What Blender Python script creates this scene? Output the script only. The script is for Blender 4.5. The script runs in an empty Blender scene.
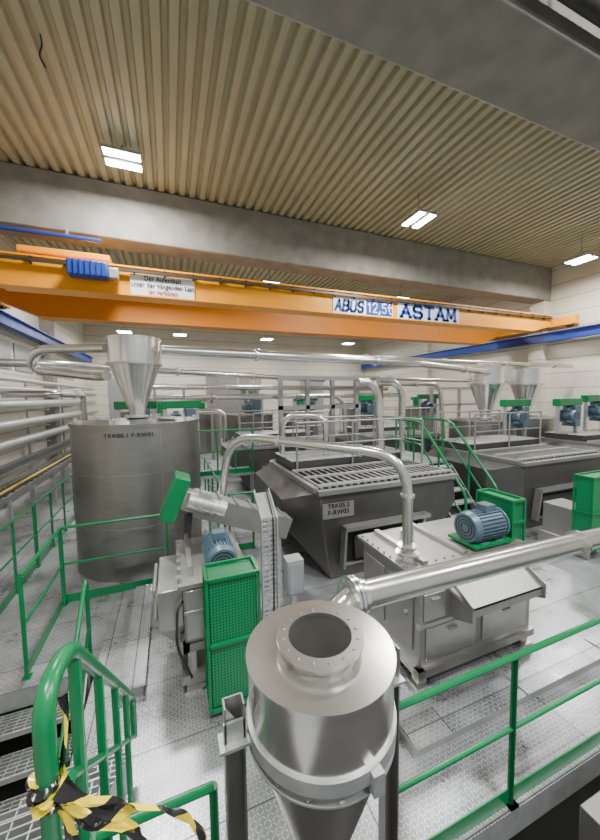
import bpy, bmesh, math, random
from mathutils import Vector, Matrix
random.seed(4)
S=bpy.context.scene; COL=S.collection
V=Vector
# ---------------------------------------------------------------- materials
def newmat(n):
    m=bpy.data.materials.new(n); m.use_nodes=True
    nt=m.node_tree; b=nt.nodes['Principled BSDF']; return m,nt,b
def N(nt,t,**k):
    n=nt.nodes.new(t)
    for a,v in k.items(): setattr(n,a,v)
    return n
def M(nt,op,a,b=None,c=None):
    n=N(nt,'ShaderNodeMath',operation=op)
    for i,v in enumerate((a,b,c)):
        if v is None: continue
        if isinstance(v,(int,float)): n.inputs[i].default_value=v
        else: nt.links.new(v,n.inputs[i])
    return n.outputs[0]
def mat(n,col,rough=.5,metal=0,var=.15,scale=6,bump=.0,stretch=(1,1,1),spec=.5,bscale=40,rv=.04):
    m,nt,b=newmat(n)
    tc=N(nt,'ShaderNodeTexCoord'); mp=N(nt,'ShaderNodeMapping'); mp.inputs['Scale'].default_value=stretch
    nt.links.new(tc.outputs['Object'],mp.inputs[0])
    nz=N(nt,'ShaderNodeTexNoise'); nz.inputs['Scale'].default_value=scale; nz.inputs['Detail'].default_value=5
    nt.links.new(mp.outputs[0],nz.inputs[0])
    r=N(nt,'ShaderNodeValToRGB')
    c=V(col)
    r.color_ramp.elements[0].position=.3; r.color_ramp.elements[1].position=.7
    r.color_ramp.elements[0].color=(*(c*(1-var)),1); r.color_ramp.elements[1].color=(*(c*(1+var*.6)),1)
    nt.links.new(nz.outputs[0],r.inputs[0]); nt.links.new(r.outputs[0],b.inputs['Base Color'])
    b.inputs['Metallic'].default_value=metal
    mr=N(nt,'ShaderNodeMapRange'); mr.inputs[3].default_value=max(.05,rough-rv); mr.inputs[4].default_value=min(1,rough+rv)
    nt.links.new(nz.outputs[0],mr.inputs[0]); nt.links.new(mr.outputs[0],b.inputs['Roughness'])
    b.inputs['Specular IOR Level'].default_value=spec
    if bump:
        n2=N(nt,'ShaderNodeTexNoise'); n2.inputs['Scale'].default_value=bscale; nt.links.new(mp.outputs[0],n2.inputs[0])
        bp=N(nt,'ShaderNodeBump'); bp.inputs['Strength'].default_value=bump; bp.inputs['Distance'].default_value=.01
        nt.links.new(n2.outputs[0],bp.inputs['Height']); nt.links.new(bp.outputs[0],b.inputs['Normal'])
    return m
STEEL=mat('stainless',(.50,.49,.46),.30,.92,.06,3,0)
STEELB=mat('stainless_bright',(.76,.75,.72),.22,.94,.03,3,0,(1,1,8),rv=.02)
PIPE=mat('pipe_steel',(.62,.61,.57),.25,.93,.05,3,rv=.02)
WPIPE=mat('wall_pipe_steel',(.52,.52,.50),.36,.6,.05,2,rv=.02)
DSTEEL=mat('dull_stainless',(.10,.098,.093),.42,.75,.14,3,0)
MSTEEL=mat('matte_stainless',(.33,.325,.31),.42,.8,.08,3,0)
TANKM=mat('tank_stainless',(.27,.265,.25),.36,.85,.08,3,.01,(1,1,5))
GALV=mat('galvanised',(.48,.49,.49),.42,.65,.14,14)
RAILG=mat('grey_rail_steel',(.30,.30,.29),.4,.6,.1,14)
GREEN=mat('green_paint',(.0,.17,.052),.30,0,.08,5)
BLUE=mat('blue_motor_paint',(.085,.14,.185),.4,.15,.12,8)
BLUER=mat('crane_rail_blue',(.012,.045,.27),.45,0,.1,5)
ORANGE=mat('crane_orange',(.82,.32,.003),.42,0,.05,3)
ORANGE_SHADE=mat('crane_orange_shaded',(.60,.20,.003),.5,0,.05,3)  # crane orange with the rear girder's shade put into the colour
CONC=mat('concrete_beam',(.24,.23,.20),.85,0,.2,2.5,.25)
WHITE=mat('white_sign',(.85,.86,.88),.5,0,.03,5)
BLACK=mat('black_rubber',(.02,.02,.02),.55,0,.2,8)
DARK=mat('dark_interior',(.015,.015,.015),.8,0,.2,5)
NAVY=mat('blue_lettering',(.012,.05,.28),.5,0,.05,5)
PALEB=mat('pale_blue_sign',(.60,.70,.85),.5,0,.04,5)
INK=mat('black_ink',(.01,.01,.01),.8,0,.05,5,spec=.1)
REDI=mat('red_ink',(.45,.03,.03),.6,0,.05,5)
YEL=mat('yellow_cable_jacket',(.55,.42,.03),.5,0,.05,5)
HALLF=mat('hall_floor_concrete',(.035,.035,.035),.8,0,.3,2,.2)
GREYP=mat('pale_grey_panel',(.30,.31,.32),.5,.1,.06,3)
def emis(n,c,s):
    m,nt,b=newmat(n); b.inputs['Base Color'].default_value=(*c,1); b.inputs['Emission Color'].default_value=(*c,1); b.inputs['Emission Strength'].default_value=s; return m
LAMP=emis('led_diffuser',(1,.99,.95),60)
CEIL=mat('ceiling_sheet',(.37,.365,.245),.55,.05,.06,1.5)
def wallmat(n,c0,c1,cj):
    m,nt,b=newmat(n)
    tc=N(nt,'ShaderNodeTexCoord'); sp=N(nt,'ShaderNodeSeparateXYZ'); nt.links.new(tc.outputs['Object'],sp.inputs[0])
    f=M(nt,'FRACT',M(nt,'DIVIDE',sp.outputs[2],.62)); l=M(nt,'LESS_THAN',f,.05)
    nz=N(nt,'ShaderNodeTexNoise'); nz.inputs['Scale'].default_value=1.2; nt.links.new(tc.outputs['Object'],nz.inputs[0])
    r=N(nt,'ShaderNodeValToRGB'); r.color_ramp.elements[0].color=(*c0,1); r.color_ramp.elements[1].color=(*c1,1)
    nt.links.new(nz.outputs[0],r.inputs[0])
    mx=N(nt,'ShaderNodeMix',data_type='RGBA'); nt.links.new(l,mx.inputs[0]); nt.links.new(r.outputs[0],mx.inputs[6]); mx.inputs[7].default_value=(*cj,1)
    nt.links.new(mx.outputs[2],b.inputs['Base Color']); b.inputs['Roughness'].default_value=.65
    return m
WALL=wallmat('cream_wall_panels',(.58,.545,.45),(.70,.67,.58),(.34,.32,.26))
def tread():
    m,nt,b=newmat('checker_plate')
    tc=N(nt,'ShaderNodeTexCoord'); mp=N(nt,'ShaderNodeMapping'); mp.inputs['Rotation'].default_value=(0,0,math.radians(45)); mp.inputs['Scale'].default_value=(23,23,23)
    nt.links.new(tc.outputs['Object'],mp.inputs[0])
    sp=N(nt,'ShaderNodeSeparateXYZ'); nt.links.new(mp.outputs[0],sp.inputs[0])
    x,y=sp.outputs[0],sp.outputs[1]
    def ell(ox,oy,ax,ay):
        fx=M(nt,'SUBTRACT',M(nt,'FRACT',M(nt,'ADD',x,ox)),.5); fy=M(nt,'SUBTRACT',M(nt,'FRACT',M(nt,'ADD',y,oy)),.5)
        a=M(nt,'MULTIPLY',fx,ax); c=M(nt,'MULTIPLY',fy,ay)
        d=M(nt,'SQRT',M(nt,'ADD',M(nt,'MULTIPLY',a,a),M(nt,'MULTIPLY',c,c)))
        return M(nt,'LESS_THAN',d,1)
    e=M(nt,'MAXIMUM',ell(0,0,2.7,9),ell(.5,.5,9,2.7))
    s2=N(nt,'ShaderNodeSeparateXYZ'); nt.links.new(tc.outputs['Object'],s2.inputs[0])
    sx=M(nt,'LESS_THAN',M(nt,'FRACT',M(nt,'DIVIDE',s2.outputs[0],1.96)),.005)
    sy=M(nt,'LESS_THAN',M(nt,'FRACT',M(nt,'DIVIDE',s2.outputs[1],.69)),.013)
    seam=M(nt,'MAXIMUM',sx,sy)
    px=M(nt,'FLOOR',M(nt,'DIVIDE',s2.outputs[0],1.96)); py=M(nt,'FLOOR',M(nt,'DIVIDE',s2.outputs[1],.69))
    tone=M(nt,'FRACT',M(nt,'MULTIPLY',M(nt,'SINE',M(nt,'ADD',M(nt,'MULTIPLY',px,12.9),M(nt,'MULTIPLY',py,78.2))),43.7))
    nz=N(nt,'ShaderNodeTexNoise'); nz.inputs['Scale'].default_value=1.6; nz.inputs['Detail'].default_value=8; nz.inputs['Roughness'].default_value=.7; nt.links.new(tc.outputs['Object'],nz.inputs[0])
    f=M(nt,'ADD',nz.outputs[0],M(nt,'MULTIPLY',M(nt,'SUBTRACT',tone,.5),.14))
    r=N(nt,'ShaderNodeValToRGB'); r.color_ramp.elements[0].position=.35; r.color_ramp.elements[0].color=(.22,.225,.24,1); r.color_ramp.elements[1].position=.65; r.color_ramp.elements[1].color=(.48,.49,.51,1)
    nt.links.new(f,r.inputs[0])
    mx=N(nt,'ShaderNodeMix',data_type='RGBA'); nt.links.new(M(nt,'MULTIPLY',e,.5),mx.inputs[0]); nt.links.new(r.outputs[0],mx.inputs[6]); mx.inputs[7].default_value=(.88,.89,.92,1)
    m2=N(nt,'ShaderNodeMix',data_type='RGBA'); nt.links.new(M(nt,'MULTIPLY',seam,.85),m2.inputs[0]); nt.links.new(mx.outputs[2],m2.inputs[6]); m2.inputs[7].default_value=(.04,.04,.04,1)
    nt.links.new(m2.outputs[2],b.inputs['Base Color'])
    bp=N(nt,'ShaderNodeBump'); bp.inputs['Strength'].default_value=.6; bp.inputs['Distance'].default_value=.003
    nt.links.new(e,bp.inputs['Height']); nt.links.new(bp.outputs[0],b.inputs['Normal'])
    mr=N(nt,'ShaderNodeMapRange'); mr.inputs[1].default_value=.35; mr.inputs[2].default_value=.65; mr.inputs[3].default_value=.24; mr.inputs[4].default_value=.42
    nt.links.new(nz.outputs[0],mr.inputs[0]); nt.links.new(mr.outputs[0],b.inputs['Roughness'])
    b.inputs['Metallic'].default_value=.65
    return m
TREAD=tread()
def tapem():
    m,nt,b=newmat('hazard_tape')
    uv=N(nt,'ShaderNodeUVMap'); sp=N(nt,'ShaderNodeSeparateXYZ'); nt.links.new(uv.outputs[0],sp.inputs[0])
    f=M(nt,'FRACT',M(nt,'DIVIDE',M(nt,'ADD',sp.outputs[0],M(nt,'MULTIPLY',sp.outputs[1],.05)),.13))
    l=M(nt,'LESS_THAN',f,.55)
    mx=N(nt,'ShaderNodeMix',data_type='RGBA'); nt.links.new(l,mx.inputs[0]); mx.inputs[6].default_value=(.9,.68,.02,1); mx.inputs[7].default_value=(.015,.015,.015,1)
    nt.links.new(mx.outputs[2],b.inputs['Base Color']); b.inputs['Roughness'].default_value=.22
    return m
TAPE=tapem()
def guardm():
    m,nt,b=newmat('perforated_green_guard')
    tc=N(nt,'ShaderNodeTexCoord'); sp=N(nt,'ShaderNodeSeparateXYZ'); nt.links.new(tc.outputs['Object'],sp.inputs[0])
    s=.028
    xx=M(nt,'ADD',sp.outputs[0],sp.outputs[1])
    fx=M(nt,'SUBTRACT',M(nt,'FRACT',M(nt,'DIVIDE',xx,s)),.5); fz=M(nt,'SUBTRACT',M(nt,'FRACT',M(nt,'DIVIDE',sp.outputs[2],s)),.5)
    d=M(nt,'LESS_THAN',M(nt,'SQRT',M(nt,'ADD',M(nt,'MULTIPLY',fx,fx),M(nt,'MULTIPLY',fz,fz))),.3)
    mx=N(nt,'ShaderNodeMix',data_type='RGBA'); nt.links.new(d,mx.inputs[0]); mx.inputs[6].default_value=(0,.20,.065,1); mx.inputs[7].default_value=(.0,.03,.01,1)
    nt.links.new(mx.outputs[2],b.inputs['Base Color']); b.inputs['Roughness'].default_value=.4
    return m
GUARD=guardm()
# ---------------------------------------------------------------- geometry
def box(bm,c,s,R=None):
    mt=Matrix.Translation(c)@(R.to_4x4() if R else Matrix())@Matrix.Diagonal((*s,1))
    bmesh.ops.create_cube(bm,size=1,matrix=mt)
def bb(bm,a,b): box(bm,[(a[i]+b[i])/2 for i in range(3)],[abs(b[i]-a[i]) for i in range(3)])
def frame(d):
    d=V(d).normalized(); u=d.cross(V((0,0,1)))
    if u.length<1e-3: u=V((1,0,0))
    u.normalize(); return u,d.cross(u)
def cyl(bm,p0,p1,r0,r1=None,seg=24,cap=True):
    p0,p1=V(p0),V(p1); r1=r0 if r1 is None else r1
    u,w=frame(p1-p0); A=[];Bq=[]
    for i in range(seg):
        a=2*math.pi*i/seg; o=u*math.cos(a)+w*math.sin(a)
        A.append(bm.verts.new(p0+o*r0)); Bq.append(bm.verts.new(p1+o*r1))
    for i in range(seg):
        j=(i+1)%seg; bm.faces.new((A[i],A[j],Bq[j],Bq[i]))
    if cap: bm.faces.new(A[::-1]); bm.faces.new(Bq)
def fillet(pts,rad,n=6):
    pts=[V(p) for p in pts]; out=[pts[0]]
    for i in range(1,len(pts)-1):
        a,b,c=pts[i-1],pts[i],pts[i+1]
        r=min(rad,(a-b).length*.49,(c-b).length*.49)
        s=b+(a-b).normalized()*r; e=b+(c-b).normalized()*r
        for k in range(n+1):
            t=k/n; out.append(s*(1-t)**2+b*2*t*(1-t)+e*t*t)
    out.append(pts[-1]); return out
def tube(bm,pts,r,seg=12,rad=0,cap=True):
    P=fillet(pts,rad) if rad else [V(p) for p in pts]
    n=len(P); T=[(P[min(i+1,n-1)]-P[max(i-1,0)]).normalized() for i in range(n)]
    u,w=frame(T[0]); rings=[]
    for i in range(n):
        if i: 
            q=T[i-1].rotation_difference(T[i]); u=q@u
        w=T[i].cross(u)
        rings.append([bm.verts.new(P[i]+(u*math.cos(2*math.pi*k/seg)+w*math.sin(2*math.pi*k/seg))*r) for k in range(seg)])
    for a,b in zip(rings,rings[1:]):
        for k in range(seg):
            j=(k+1)%seg; bm.faces.new((a[k],a[j],b[j],b[k]))
    if cap: bm.faces.new(rings[0][::-1]); bm.faces.new(rings[-1])
def rev(bm,prof,c=(0,0,0),seg=48,close=False):
    c=V(c); R=[]
    for r,z in prof:
        R.append([bm.verts.new(c+V((r*math.cos(2*math.pi*k/seg),r*math.sin(2*math.pi*k/seg),z))) for k in range(seg)])
    if close: R.append(R[0])
    for a,b in zip(R,R[1:]):
        for k in range(seg):
            j=(k+1)%seg; bm.faces.new((a[k],a[j],b[j],b[k]))
def flange(bm,c,ax,ro,ri,t,bolts=0,seg=32):
    c=V(c); ax=V(ax).normalized(); u,w=frame(ax); R=[]
    for r,h in ((ri,-t/2),(ro,-t/2),(ro,t/2),(ri,t/2)):
        R.append([bm.verts.new(c+ax*h+(u*math.cos(2*math.pi*k/seg)+w*math.sin(2*math.pi*k/seg))*r) for k in range(seg)])
    R.append(R[0])
    for a,b in zip(R,R[1:]):
        for k in range(seg):
            j=(k+1)%seg; bm.faces.new((a[k],a[j],b[j],b[k]))
    for k in range(bolts):
        a=2*math.pi*(k+.5)/bolts; p=c+(u*math.cos(a)+w*math.sin(a))*(ro+ri)/2
        cyl(bm,p-ax*(t/2+.006),p+ax*(t/2+.006),.008*ro/.18,seg=6)
def hull(bm,pts):
    vs=[bm.verts.new(p) for p in pts]; bmesh.ops.convex_hull(bm,input=vs)
def mk(bm,name,m,parent=None,loc=(0,0,0),label=None,cat=None,group=None,kind=None,bevel=0,rz=0):
    bmesh.ops.recalc_face_normals(bm,faces=bm.faces)
    me=bpy.data.meshes.new(name); bm.to_mesh(me); bm.free()
    for p in me.polygons: p.use_smooth=True
    me.set_sharp_from_angle(angle=math.radians(30))
    me.materials.append(m)
    o=bpy.data.objects.new(name,me); COL.objects.link(o); o.location=loc; o.rotation_euler=(0,0,rz)
    if parent: o.parent=parent; KIDS.setdefault(parent.name,[]).append(o)
    if label: o['label']=label
    if cat: o['category']=cat
    if group: o['group']=group
    if kind: o['kind']=kind
    if bevel:
        md=o.modifiers.new('b','BEVEL'); md.width=bevel; md.segments=2; md.limit_method='ANGLE'
    return o
KIDS={}
def thing(name,loc,label,cat,group=None,rz=0):
    o=bpy.data.objects.new(name,None); o.empty_display_size=.2; COL.objects.link(o); o.location=loc; o.rotation_euler=(0,0,rz)
    o['label']=label; o['category']=cat
    if group: o['group']=group
    return o
def copyt(t,loc,rz=0,label=None,scale=None):
    n=t.copy(); COL.objects.link(n); n.location=loc; n.rotation_euler=(0,0,rz)
    if label: n['label']=label
    if scale: n.scale=scale
    def rec(a,b):
        for k in KIDS.get(a.name,[]):
            c=k.copy(); COL.objects.link(c); c.parent=b; KIDS.setdefault(b.name,[]).append(c); rec(k,c)
    rec(t,n); return n
def nb(): return bmesh.new()
def text(parent,name,body,size,loc,rot,m,ext=.003,align='CENTER',bold=0,sx=1):
    cu=bpy.data.curves.new(name,'FONT'); cu.body=body; cu.size=size; cu.extrude=ext; cu.align_x=align; cu.align_y='CENTER'; cu.offset=bold; cu.space_character=1.08
    t=bpy.data.objects.new(name+'_tmp',cu); COL.objects.link(t)
    dg=bpy.context.evaluated_depsgraph_get(); me=bpy.data.meshes.new_from_object(t.evaluated_get(dg))
    bpy.data.objects.remove(t)
    me.materials.clear(); me.materials.append(m)
    o=bpy.data.objects.new(name,me); COL.objects.link(o); o.parent=parent; o.location=loc; o.rotation_euler=rot; o.scale=(sx,1,1)
    KIDS.setdefault(parent.name,[]).append(o); return o
FRONT=(math.pi/2,0,0)
GL={'A':[[(0,0),(.5,1),(1,0)],[(.2,.36),(.8,.36)]],
'B':[[(0,0),(0,1),(.75,1),(.92,.88),(.92,.66),(.72,.53),(0,.53)],[(.72,.53),(.98,.38),(.98,.15),(.78,0),(0,0)]],
'U':[[(0,1),(0,.2),(.2,0),(.8,0),(1,.2),(1,1)]],
'S':[[(.97,.8),(.8,1),(.2,1),(.02,.82),(.02,.65),(.2,.53),(.8,.47),(.98,.33),(.98,.18),(.8,0),(.2,0),(.02,.2)]],
'T':[[(0,1),(1,1)],[(.5,1),(.5,0)]],
'M':[[(0,0),(.05,1),(.5,.25),(.95,1),(1,0)]],
'1':[[(.25,.78),(.65,1),(.65,0)]],
'2':[[(0,.8),(.2,1),(.8,1),(1,.8),(1,.62),(0,0),(1,0)]],
'5':[[(.95,1),(.1,1),(.05,.56),(.75,.6),(1,.42),(1,.18),(.8,0),(.15,0),(0,.12)]],
',':[[(.6,.10),(.1,-.22)]],
't':[[(.4,1),(.4,.15),(.6,0),(1.05,0)],[(-.1,.66),(1.05,.66)]]}
def strokes(parent,word,x,z,y,w,h,gap,th,m,dep=.006,shear=0,serif=False):
    for ch in word:
        ww=w*.4 if ch==',' else w
        b=nb()
        for pl in GL[ch]:
            for (a0,b0),(a1,b1) in zip(pl,pl[1:]):
                p=V((x+a0*ww+b0*h*shear,0,z+b0*h)); q=V((x+a1*ww+b1*h*shear,0,z+b1*h)); d=(q-p); d.normalize(); nrm=V((-d.z,0,d.x))*th/2
                e=d*th*.35
                hull(b,[s+V((0,k,0)) for s in (p-e+nrm,p-e-nrm,q+e+nrm,q+e-nrm) for k in (y,y+dep)])
        if serif:
            for (a0,b0) in {'A':((0,0),(1,0)),'M':((0,0),(1,0)),'T':((.5,0),)}.get(ch,()):
                bb(b,(x+a0*w-th*.8,y,z+b0*h-th*.3),(x+a0*w+th*.8,y+dep,z+b0*h+th*.35))
        mk(b,'sign_letter',m,parent); x+=ww+gap
# ---------------------------------------------------------------- room shell
XL,XR,YB,ZC=-4.8,15.4,24.2,8.2
b=nb(); bb(b,(XL-1,-6,-2.7),(XR+1,YB+.3,-2.5)); mk(b,'floor',HALLF,kind='structure')
b=nb(); bb(b,(XL-.3,-6,-2.5),(XL,YB+.3,ZC+.3)); mk(b,'wall_left',WALL,kind='structure')
b=nb(); bb(b,(XR,-6,-2.5),(XR+.3,YB+.3,ZC+.3)); mk(b,'wall_right',WALL,kind='structure')
b=nb(); bb(b,(XL,YB,-2.5),(XR,YB+.3,ZC+.3)); mk(b,'wall_back',WALL,kind='structure')
b=nb(); x=XL; prof=[]
while x<XR+.1:
    prof+= [(x,ZC),(x+.12,ZC),(x+.15,ZC+.08),(x+.22,ZC+.08)]; x+=.25
y0=[b.verts.new((p[0],-6,p[1])) for p in prof]; y1=[b.verts.new((p[0],YB,p[1])) for p in prof]
for i in range(len(prof)-1): b.faces.new((y0[i],y0[i+1],y1[i+1],y1[i]))
mk(b,'ceiling',CEIL,kind='structure')
b=nb(); bb(b,(XL-.3,-6,ZC+.3),(XR+.3,YB+.3,ZC+.35)); mk(b,'trim_1',CONC,kind='structure')
BY=((-4.0,.48),(3.07,.48),(9.92,.36),(16.8,.36))
for i,(y,hw) in enumerate(BY):
    b=nb(); bb(b,(XL,y-hw,6.85),(XR,y+hw,8.19)); mk(b,'trim_%d'%(i+2),CONC,kind='structure',bevel=.04)
k=6
for y,hw in BY[1:]:
    for x0,x1 in ((XL,XL+.35),(XR-.35,XR)):
        b=nb(); bb(b,(x0,y-.3,-2.5),(x1,y+.3,6.85)); mk(b,'trim_%d'%k,WALL if x0>0 else CONC,kind='structure'); k+=1
for i in range(5):
    b=nb(); bb(b,(XL+.0,12+i*1.9,3.9),(XL+.04,13.6+i*1.9,4.8)); mk(b,'window_%d'%(i+1),GREYP,kind='structure')
for i,(x0,x1,z1) in enumerate(((-3.6,-1.6,4.2),(2.4,5.2,4.4),(9.5,11.5,4.2))):
    b=nb(); bb(b,(x0,YB-.06,0),(x1,YB,z1)); 
    for q in range(1,5): bb(b,(x0,YB-.075,z1*q/5-.02),(x1,YB-.05,z1*q/5+.02))
    mk(b,'door_%d'%(i+1),GREYP if i!=1 else MSTEEL,kind='structure')
# ---------------------------------------------------------------- platforms
def platform(a,c,label):
    t=thing('platform',((a[0]+c[0])/2,(a[1]+c[1])/2,0),label,'platform')
    hx,hy=(c[0]-a[0])/2,(c[1]-a[1])/2
    b=nb(); bb(b,(-hx,-hy,-.012),(hx,hy,0)); mk(b,'deck_plate',TREAD,t)
    b=nb()
    for y in (-hy+.05,hy-.05): bb(b,(-hx,y-.05,-.2),(hx,y+.05,-.013))
    n=int(2*hx/1.5)+1
    for i in range(n+1):
        x=-hx+.05+(2*hx-.1)*i/n; bb(b,(x-.04,-hy+.1,-.2),(x+.04,hy-.1,-.013))
    mk(b,'beam_grid',GALV,t)
    for x in (-hx+.1,0,hx-.1):
        for y in (-hy+.1,hy-.1):
            b=nb(); bb(b,(x-.06,y-.06,-2.5),(x+.06,y+.06,-.2)); mk(b,'support_column',GALV,t)
    return t
RY=1.47
platform((-.85,1.43),(15.0,4.2),'galvanised checker plate walkway around the machines')
platform((-.85,4.2),(15.0,23.9),'galvanised checker plate deck carrying the tanks')
platform((-4.4,3.95),(-.85,23.9),'galvanised checker plate walkway beside the pipe wall')
t=thing('floor_duct',(6.0,2.05,0),'low galvanised cable duct running along the walkway','cable duct')
b=nb(); bb(b,(-4.3,-.1,0),(6,.1,.09)); mk(b,'duct_body',MSTEEL,t)
for q in range(8):
    b=nb(); bb(b,(-4.28+q*1.29,-.12,.09),(-3.02+q*1.29,.12,.1)); mk(b,'duct_cover',TREAD,t)
t=thing('floor_duct',(-.45,4.1,0),'low galvanised cable duct crossing beside the press','cable duct')
b=nb(); bb(b,(-.1,-.7,0),(.1,1.2,.1)); mk(b,'duct_body',MSTEEL,t)
b=nb(); bb(b,(-.12,-.7,.1),(.12,1.2,.11)); mk(b,'duct_cover',TREAD,t)
# ---------------------------------------------------------------- guardrails
def rail(p0,p1,label,m=GREEN,h=1.1,r=.021,toe=True,np=None,group='guardrails',mid=True):
    p0,p1=V(p0),V(p1); L=(p1-p0).length; d=(p1-p0)
    t=thing('guardrail',p0,label,'railing',group)
    u=V((0,0,1))
    b=nb(); tube(b,[u*h,d+u*h],r); mk(b,'top_rail',m,t)
    if mid:
        b=nb(); tube(b,[u*h*.52,d+u*h*.52],r*.75); mk(b,'middle_rail',m,t)
    if toe:
        dn=d.normalized(); s=frame(dn)[0]*.004
        b=nb(); hull(b,[q+z+w for q in (V((0,0,0)),d) for z in (V((0,0,.005)),V((0,0,.12))) for w in (s,-s)]); mk(b,'toe_board',m,t)
    n=np or max(1,round(L/1.1))
    for i in range(n+1):
        q=d*(i/n); b=nb(); cyl(b,q+u*(-.0),q+u*h,r,seg=12); box(b,q+u*.006,(.08,.08,.012)); mk(b,'post',m,t)
    return t
rail((1.12,RY,0),(2.14,RY,0),'green tubular guardrail beside the cyclone separator',np=1)
rail((2.14,RY,0),(10.0,RY,0),'long green tubular guardrail along the walkway edge',np=5)
rail((-.35,RY,0),(.12,RY,0),'short green tubular guardrail by the cyclone support leg',np=1)
rail((-1.5,5.45,0),(-.12,5.45,0),'green guardrail in front of the large tank')
rail((-1.5,4.1,0),(-1.5,5.4,0),'green guardrail beside the stair opening',np=1)
for y in (4.4,6.9,9.4,11.9): rail((-2.25,y,0),(-2.25,y+2.45,0),'green guardrail along the pipe wall walkway',np=3)
# ---------------------------------------------------------------- stairs
t=thing('stair_handrail',(-.27,.92,1.2),'green tubular stair handrail with rounded end and hazard tape','handrail')
def L(x,y,z): return V((x+.27,y-.92,z-1.2))
b=nb(); tube(b,[L(-.31,.98,1.86),L(-.315,.93,1.91),L(-.315,.93,2.185),L(-.31,1.12,2.17),L(-.36,2.74,.58),L(-.36,2.74,.25)],.024,16,rad=.09)
mk(b,'handrail_tube',GREEN,t)
b=nb(); tube(b,[L(-.315,.93,2.05),L(-.315,.93,1.25)],.021,14); mk(b,'end_post',GREEN,t)
b=nb(); tube(b,[L(-.315,1.1,1.78),L(-.36,2.72,.27)],.015,10); mk(b,'middle_rail',GREEN,t)
for y in (1.2,1.55,1.95,2.35):
    zt=2.17-(y-1.12)*.975; zb=max(.0,1.22-(y-.98)*.87)
    b=nb(); tube(b,[L(-.315-.028*(y-1.12),y,zt),L(-.315-.028*(y-1.12),y,zb)],.019,10); mk(b,'post',GREEN,t)
t=thing('stair',(-.62,2.74,0),'galvanised steel stair with grating treads','stair')
for sx in (-.2,.23): 
    b=nb(); hull(b,[(sx+e,y,z) for e in (-.005,.005) for y,z in ((0,.0),(0,.12),(-.12,.0),(-1.6,1.2),(-1.6,1.38))]); mk(b,'stringer',GALV,t)
for i in range(6):
    b=nb(); z=.2*(i+1); y=-.23*(i+1)
    for k in range(7): bb(b,(-.19,y+k*.035,z-.03),(.22,y+k*.035+.006,z))
    for k in range(6): bb(b,(-.19+k*.075,y,z-.025),(-.184+k*.075,y+.22,z-.003))
    mk(b,'tread',GALV,t)
b=nb(); bb(b,(-1.2,-1.2,1.2),(.3,.97,1.24)); mk(b,'access_landing',TREAD,label='checker plate landing at the stair head',cat='platform')
t=thing('stair',(-1.41,3.92,0),'steel stair with grating treads descending through the deck','stair')
for sx in (-.48,.48): 
    b=nb(); hull(b,[(sx+e,y,z) for e in (-.006,.006) for y,z in ((0,-.22),(0,-.01),(-2.4,-2.3),(-2.4,-2.48))]); mk(b,'stringer',GALV,t)
for i in range(11):
    z=-.2*(i+1)+.0; y=-.24*(i+1); b=nb()
    for k in range(7): bb(b,(-.47,y+k*.038,z-.035),(.47,y+k*.038+.007,z))
    for k in range(13): bb(b,(-.47+k*.078,y,z-.03),(-.464+k*.078,y+.23,z-.003))
    bb(b,(-.47,y-.01,z-.05),(.47,y,z))
    mk(b,'tread',GALV,t)
for sx in (-.52,.52):
    b=nb(); tube(b,[(sx,.02,.45),(sx,.02,1.05),(sx,-2.4,-1.0)],.021,12,rad=.12); mk(b,'handrail',GREEN,t)
    b=nb(); tube(b,[(sx,.02,.5),(sx,-2.4,-1.55)],.016,10); mk(b,'middle_rail',GREEN,t)
    for y in (.02,-.45,-.9,-1.4,-1.9):
        b=nb(); tube(b,[(sx,y,y*.85+(1.05 if y<0 else .6)),(sx,y,y*.85-.15)],.019,10); mk(b,'post',GREEN,t)
# tape
def ribbon(name,pts,w,label,tw=0,a0=0,rad=.06,wave=.25):
    b=nb(); uv=b.loops.layers.uv.new('UVMap'); P=fillet(pts,rad,8)
    Q=[P[0]]
    for a,c in zip(P,P[1:]):
        n=max(1,int((c-a).length/.012))
        for k in range(1,n+1): Q.append(a+(c-a)*k/n)
    P=Q; n=len(P); acc=0; prev=None; s=None
    for i in range(n):
        T=(P[min(i+1,n-1)]-P[max(i-1,0)]).normalized(); s0=T.cross(V((0.3,-1,.5))).normalized()
        ang=a0+tw*i/(n-1)+wave*math.sin(i*.33); s=(Matrix.Rotation(ang,3,T)@s0); nr=T.cross(s)
        wi=w*(.8+.2*math.cos(i*.41))
        row=[b.verts.new(P[i]+s*wi*(j-.5)+nr*w*.14*math.sin(j*math.pi*2+i*.25)) for j in (0,.25,.5,.75,1)]
        if i:
            l=acc+(P[i]-P[i-1]).length
            for j in range(4):
                f=b.faces.new((prev[j],prev[j+1],row[j+1],row[j]))
                for lp,q in zip(f.loops,((acc,j/4),(acc,j/4+.25),(l,j/4+.25),(l,j/4))): lp[uv].uv=q
            acc=l
        prev=row
    return mk(b,name,TAPE,label=label,cat='barrier tape',group='hazard tape strips')
ribbon('barrier_tape',[(-.29,.91,1.95),(-.24,.89,1.915),(-.17,.89,1.865),(-.08,.88,1.84),(-.01,.87,1.785),(.04,.87,1.71),(.06,.88,1.6)],.052,'yellow and black hazard tape trailing from the handrail',2.0,.2,.06,.4)
ribbon('barrier_tape',[(-.30,.92,1.94),(-.25,.91,1.85),(-.18,.90,1.825),(-.11,.89,1.76),(-.08,.89,1.66)],.045,'yellow and black hazard tape drooping below the handrail',-2.4,.6,.06,.4)
ribbon('barrier_tape',[(-.30,.93,1.93),(-.275,.91,1.84),(-.265,.92,1.74),(-.25,.95,1.6)],.04,'hazard tape end hanging straight down the post',1.6)
ribbon('barrier_tape',[(-.315+.029*math.cos(a*.8),.93+.029*math.sin(a*.8),1.985-a*.003) for a in range(0,24)],.035,'hazard tape wound around the handrail end post',wave=.1,rad=.01)
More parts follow.
